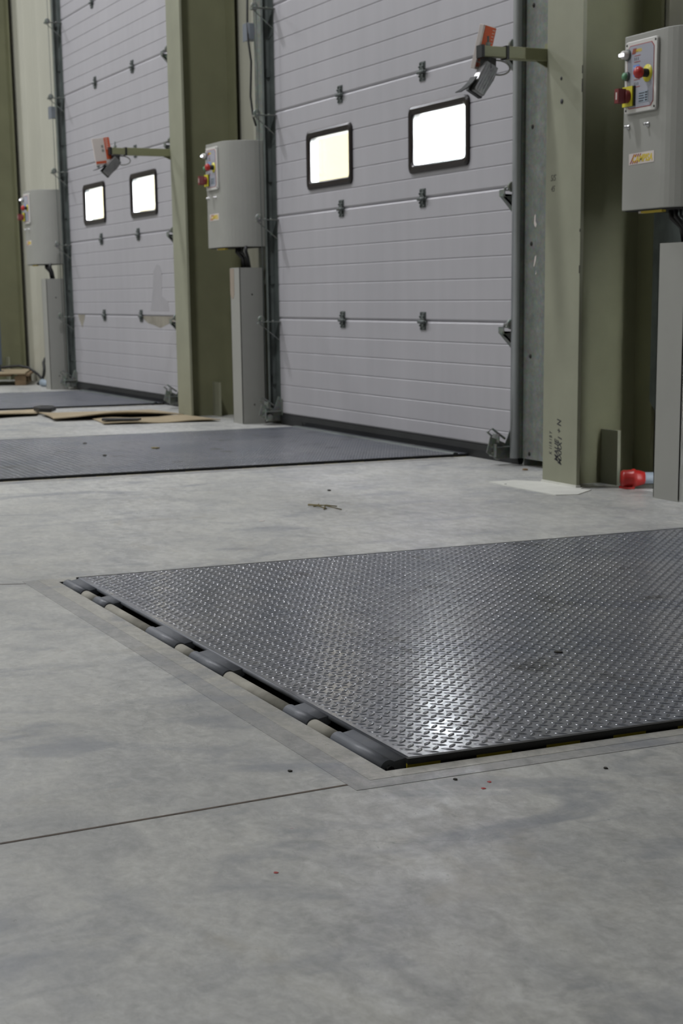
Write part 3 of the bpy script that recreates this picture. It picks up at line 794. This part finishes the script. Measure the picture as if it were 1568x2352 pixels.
# hinge knuckles
brk = [0.012,.198,.307,.418,.761,.974,1.072,1.288,1.615,1.732,1.838,2.05]
yh = -LD+.002; rt = .0155; zt_ = -.005
for i in range(len(brk)-1):
    a, b_ = LX+brk[i]+.0015, LX+brk[i+1]-.0015
    m_ = MB(); dark = i % 2 == 0
    # half-pipe profile, with straight web to the deck for the dark ones
    seg = []
    for q in range(15):
        t = PI*1.1-PI*1.25*q/14; seg.append((yh+rt*math.cos(t), zt_+rt*math.sin(t)))
    if not dark: zt_ = -.0075
    else: zt_ = -.005
    if dark:
        prof = [(yh+rt*math.cos(PI-PI*.72*q/10), zt_+rt*math.sin(PI-PI*.72*q/10)) for q in range(11)]
        prof += [(-LD+.037,.0108),(-LD+.037,-.004),(yh+.012,-.016),(yh,-.022),(yh-.012,-.018)]
    else:
        prof = [(yh+rt*math.cos(PI-PI*2*q/20), zt_+rt*math.sin(PI-PI*2*q/20)) for q in range(20)]
    m_.prism(prof,'x',a,b_,smooth=True)
    o = m_.obj('hinge_knuckle','hinge_dark' if dark else 'dusty',lev)
    if not dark: o['label'] = 'dusty concrete-coloured knuckle'
MB().tube([(LX+.004,yh,zt_),(LX+LW-.006,yh,zt_)],.007,8).obj('hinge_pin','black',lev)
# deck edge at the hinge side: dark rounded lip
MB().tube([(LX+.004,-LD+.037,.007),(LX+LW-.004,-LD+.037,.007)],.0055,8).obj('rear_lip','hinge_dark',lev)
# near side: black edge rim and striped toe guard
MB().prism([(LX+LW-.010,.0128),(LX+LW+.0006,.0128),(LX+LW+.0015,.010),(LX+LW+.0015,.003),(LX+LW-.010,.003)],'y',-LD+.03,.40).obj('side_rim','black',lev)
MB().box((LX-.0015,-LD+.03,.001),(LX+.008,.40,.0124)).obj('side_rim','black',lev)
MB().box((LX+LW-.006,-LD+.03,-.32),(LX+LW-.002,.40,.004)).obj('toe_guard','hazard',lev)
MB().box((LX+.004,-LD+.03,-.32),(LX+.008,.40,.004)).obj('toe_guard','hazard',lev)
# understructure beams
for q in range(4): MB().box((LX+.2+.5*q,-LD+.06,-.12),(LX+.26+.5*q,.4,.001)).obj('beam','pit',lev)
# lip plate under the door
MB().prism([(-.075,.0122),(-.07,.019),(-.05,.019),(-.045,.0122)],'x',LX+.01,LX+LW-.01).obj('lip_hinge','galv_dark',lev)
lev2 = copy_tree(lev); lev2.location.x = LX-PITCH; lev2['label'] = 'tread-plate dock leveller in front of the nearer door, in the mid-ground'
lev3 = copy_tree(lev); lev3.location.x = LX-2*PITCH; lev3['label'] = 'farthest dark dock leveller, in front of the farther door at left'

# ------------------------------------------------------------------ loose things on the floor
def sheet(name, pts, z0, z1, mat, label, cat, group=None, lift=None):
    """flat card with a little thickness; lift gives per-corner height"""
    n = len(pts); lift = lift or [0]*n; t = z1-z0
    b_ = MB(); c = (sum(p[0] for p in pts)/n, sum(p[1] for p in pts)/n)
    vs = [(p[0],p[1],z0+l) for p,l in zip(pts,lift)]+[(p[0],p[1],z1+l) for p,l in zip(pts,lift)]+[(c[0],c[1],z0),(c[0],c[1],z1+.004)]
    fs = []
    for i in range(n):
        j_ = (i+1)%n; fs += [(i,j_,n+j_,n+i),(2*n,j_,i),(2*n+1,n+i,n+j_)]
    b_.add(vs,fs); o = b_.obj(name,mat); tag(o,label,cat,group); return o
G = 'cardboard sheets on the floor'
# creased boards: a grid surface with folds
def board(poly_fn, nu, nv, label):
    b_ = MB(); t = .006; vs = []
    for s_ in (0,1):
        for i in range(nu+1):
            for j_ in range(nv+1):
                x,y,z = poly_fn(i/nu,j_/nv); vs.append((x,y,max(.0005,z)+t*s_))
    W = nv+1; S = (nu+1)*W; fs = []
    for i in range(nu):
        for j_ in range(nv):
            a = i*W+j_; fs += [(a,a+1,a+W+1,a+W),(S+a,S+a+W,S+a+W+1,S+a+1)]
    for i in range(nu):
        for j_ in (0,nv): a = i*W+j_; fs.append((a,a+W,S+a+W,S+a))
    for j_ in range(nv):
        for i in (0,nu): a = i*W+j_; fs.append((a,a+1,S+a+1,S+a))
    b_.add(vs,fs); o = b_.obj('cardboard_sheet','card'); tag(o,label,'cardboard',G); return o
def quad(A,B,C,D,hf):
    A,B,C,D = map(Vector,(A,B,C,D))
    def f(u,v):
        p = (A*(1-u)+B*u)*(1-v)+(D*(1-u)+C*u)*v
        e = .012*math.sin(7*u+3*v)*(1 if v in (0,1) or u in (0,1) else 0)
        return (p.x+e,p.y+e,hf(u,v))
    return f
board(quad((-1.45,-1.62),(-1.60,-1.16),(-2.20,-.98),(-2.05,-1.50),lambda u,v:.004+.09*max(0,.35-v)*(1-.6*u)),10,8,'brown cardboard sheet at the left edge before the farther leveller')
board(quad((-1.02,-1.18),(-1.02,-.30),(-1.60,-.33),(-1.66,-1.12),lambda u,v:.010+.11*max(0,.28-v)*math.sin(PI*u)+.02*max(0,(.12-u))*3),12,8,'brown cardboard sheet lying in the middle, overlapping its neighbours')
board(quad((-.56,-.98),(-.45,-.25),(-.99,-.27),(-1.06,-.92),lambda u,v:.003+.02*max(0,.2-v)+.006*math.sin(9*u)),12,8,'brown cardboard sheet reaching the middle column foot')
b_ = MB(); b_.prism([(-1.99,-1.04),(-1.93,-.95),(-1.80,-.96),(-1.66,-1.03),(-1.72,-1.10),(-1.88,-1.10)],'z',.018,.05)
o = b_.obj('rubber_scrap','black',None,bevel=.008); tag(o,'black rubber scrap lying on the cardboard at left','scrap')
b_ = MB(); b_.prism([(-.74,-.935),(-.66,-.80),(-.60,-.72),(-.54,-.76),(-.60,-.90),(-.66,-.965)],'z',.019,.032)
o = b_.obj('tape_scrap','black',None,bevel=.003); tag(o,'black tape scrap on the cardboard sheet near the column foot','scrap')
# straws
r = empty('straw_twigs',(3.93,-1.44,0),'small tangle of dry straw on the open concrete floor','straw')
for a,b2 in (((3.828,-1.459),(4.033,-1.414)),((3.85,-1.47),(3.99,-1.455)),((3.90,-1.47),(3.94,-1.39)),((3.86,-1.43),(3.90,-1.45)),((3.92,-1.43),(4.0,-1.47))):
    MB().tube([(a[0],a[1],.003),((a[0]+b2[0])/2,(a[1]+b2[1])/2,.008),(b2[0],b2[1],.003)],.0022,5).obj('straw','twig',r)
def crumb(x,y,s,label,mat='dirt',n=6,h=.35,z=0,group='crumbs on the floor'):
    b_ = MB(); pts = []
    for k in range(n):
        a = 2*PI*k/n+.5*random.random(); rr = s*(.6+.4*random.random()); pts.append((x+rr*math.cos(a),y+rr*.8*math.sin(a)))
    b_.prism(pts,'z',z-.0002,z+s*h); o = b_.obj('floor_crumb',mat,None,bevel=s*.1); tag(o,label,'debris',group)
crumb(7.270,-2.676,.0065,'dark crumb beside the near corner of the foreground leveller')
crumb(3.441,-1.202,.014,'dark crumb on the floor behind the straw tangle')
crumb(4.170,-1.787,.016,'pale flake on the floor left of the straw tangle','paper',h=.1)
crumb(7.102,-2.897,.006,'tiny dark crumb left of the foreground leveller corner')
crumb(7.306,-2.633,.006,'small red flake nearer to the leveller side','red',h=.15)
crumb(7.333,-2.659,.006,'small red flake farther from the leveller side','red',h=.15)
crumb(7.326,-2.424,.006,'dark crumb right of the leveller side on the floor')
crumb(7.545,-3.102,.005,'single red speck on the open foreground floor','red',h=.15)
crumb(3.145,-.10,.022,'brown curled chip below the rail of the nearer door','wood')
crumb(3.609,-.47,.010,'dark crumb left of the grout pad')
crumb(6.565,-2.046,.016,'dark scuffed lump on the foreground leveller','dirt',h=.2,z=.012,group='debris on the levellers')
crumb(1.338,-1.261,.035,'yellowish wood chip on the mid-ground leveller','twig',n=5,h=.2,z=.012,group='debris on the levellers')
crumb(1.602,-1.607,.018,'dark crumb on the mid-ground leveller, nearer one','dirt',z=.012,group='debris on the levellers')
crumb(.864,-1.5,.018,'dark crumb on the mid-ground leveller, farther one','dirt',z=.012,group='debris on the levellers')

# pallet with board on top, at the left edge
pr = empty('pallet',(-6.2,-.45,0),'low wooden pallet with a board on top at the left edge','pallet')
PM = Matrix.Translation((-5.80,-.20,0)) @ Matrix.Rotation(-.30,4,'Z')
for y in (-.10,-.50,-.90): MB().box((-.9,y,0),(0,y+.10,.022),PM).obj('bottom_board','wood',pr)
for y in (-.10,-.50,-.90):
    for x in (-.90,-.52,-.14): MB().box((x,y,.022),(x+.14,y+.10,.085),PM).obj('block','wood',pr)
for q in range(6): MB().box((-.9,-.90+.165*q,.085),(0,-.90+.165*q+.11,.105),PM).obj('deck_board','wood',pr)
o = MB().box((-.86,-.92,.1055),(.03,.0,.118),PM).obj('cardboard_sheet','card'); tag(o,'cardboard sheet lying on top of the pallet at the left edge','cardboard',G)
# blue-grey handle frame standing on the pallet
hx, hy = -6.205,-.345
r = empty('handle_frame',(hx,hy,.118),'blue-grey metal tube frame standing on the pallet at left edge','frame')
MB().tube([(hx,hy,.119),(hx,hy,.76),(hx-.01,hy-.02,.79),(hx-.03,hy-.06,.80),(hx-.15,hy-.28,.80),(hx-.18,hy-.33,.78),(hx-.18,hy-.34,.119)],.013,10).obj('tube','bluegrey',r)
MB().tube([(hx,hy,.4),(hx-.18,hy-.34,.4)],.009,8).obj('crossbar','bluegrey',r)
MB().box((hx+.004,hy-.020,.18),(hx+.022,hy+.020,.62)).obj('side_plate','bluegrey',r)
MB().box((hx-.03,hy-.03,.118),(hx+.03,hy+.03,.124)).obj('foot','bluegrey',r)
MB().box((hx-.21,hy-.37,.118),(hx-.15,hy-.31,.124)).obj('foot','bluegrey',r)
o = MB().tube([(-6.62,-.40,.132),(-6.40,-.24,.150),(-6.22,-.155,.165),(-6.12,-.09,.150),(-6.06,-.02,.09),(-6.02,.02,.03),(-5.9,.04,.013)],.012,8).obj('cable','black')
tag(o,'black cable draped over the pallet beside the far-left column','cable')
# black hose by the far pedestal
r = empty('hose',(-5.6,-.05,0),'black hose bowed between wall and floor beside the farthest pedestal','hose')
MB().tube([(-5.84,.085,.27),(-5.80,.03,.26),(-5.74,-.02,.245),(-5.66,-.06,.21),(-5.60,-.07,.155),(-5.61,-.075,.10),(-5.67,-.08,.05),(-5.74,-.10,.014),(-5.72,-.06,.012)],.014,10).obj('tube','black',r)
MB().lathe([(.03,-.02),(.034,0),(.03,.025),(0,.026)],(-5.82,.07,.272),(0,-1,0),12).obj('fitting','dark_red',r)
MB().tube([(-5.70,-.03,.235),(-5.55,-.03,.235),(-5.42,-.02,.26)],.006,6).obj('branch','cable_grey',r)
o = MB().tube([(-5.50,-.12,.035),(-5.40,-.09,.03),(-5.33,-.06,.025)],[.035,.028,.02],12).obj('connector','tail'); tag(o,'grey connector lying on the floor at the foot of the farthest pedestal','connector')

# ------------------------------------------------------------------ camera
cam = bpy.data.cameras.new('camera'); co = bpy.data.objects.new('camera',cam); COL.objects.link(co)
co.location = CAM; co.rotation_euler = ROT
cam.sensor_fit = 'AUTO'; cam.sensor_width = 22.3; cam.lens = FPX*22.3/2352
cam.shift_x = -78.0/2352; cam.shift_y = 273.54/2352
cam.clip_start = .05; cam.clip_end = 200
cam.dof.use_dof = True; cam.dof.focus_distance = 3.1; cam.dof.aperture_fstop = 7.0
bpy.context.scene.camera = co

# ------------------------------------------------------------------ light
w = bpy.data.worlds.new('sky'); bpy.context.scene.world = w; w.use_nodes = True
bg = w.node_tree.nodes['Background']; bg.inputs['Color'].default_value = (.93,.96,1,1); bg.inputs['Strength'].default_value = 30.0
def lamp(x,y,z,e,size,col=(.955,.965,1.0)):
    l = bpy.data.lights.new('hall_lamp','AREA'); l.shape = 'DISK'; l.size = size; l.energy = e; l.color = col
    o = bpy.data.objects.new('hall_lamp',l); COL.objects.link(o); o.location = (x,y,z); return o
for x,y,e in ((-9,-3.0,225),(-3,-3.0,225),(2.6,-2.8,190),(-9,-8.8,155),(-3,-8.8,155),(3,-8.8,135),(9.5,-8.8,55)):
    lamp(x,y,6.9,e,.55)

sc = bpy.context.scene
sc.view_settings.view_transform = 'Standard'; sc.view_settings.look = 'None'
sc.view_settings.exposure = 0.0; sc.view_settings.gamma = 1; sc.view_settings.use_curve_mapping = False
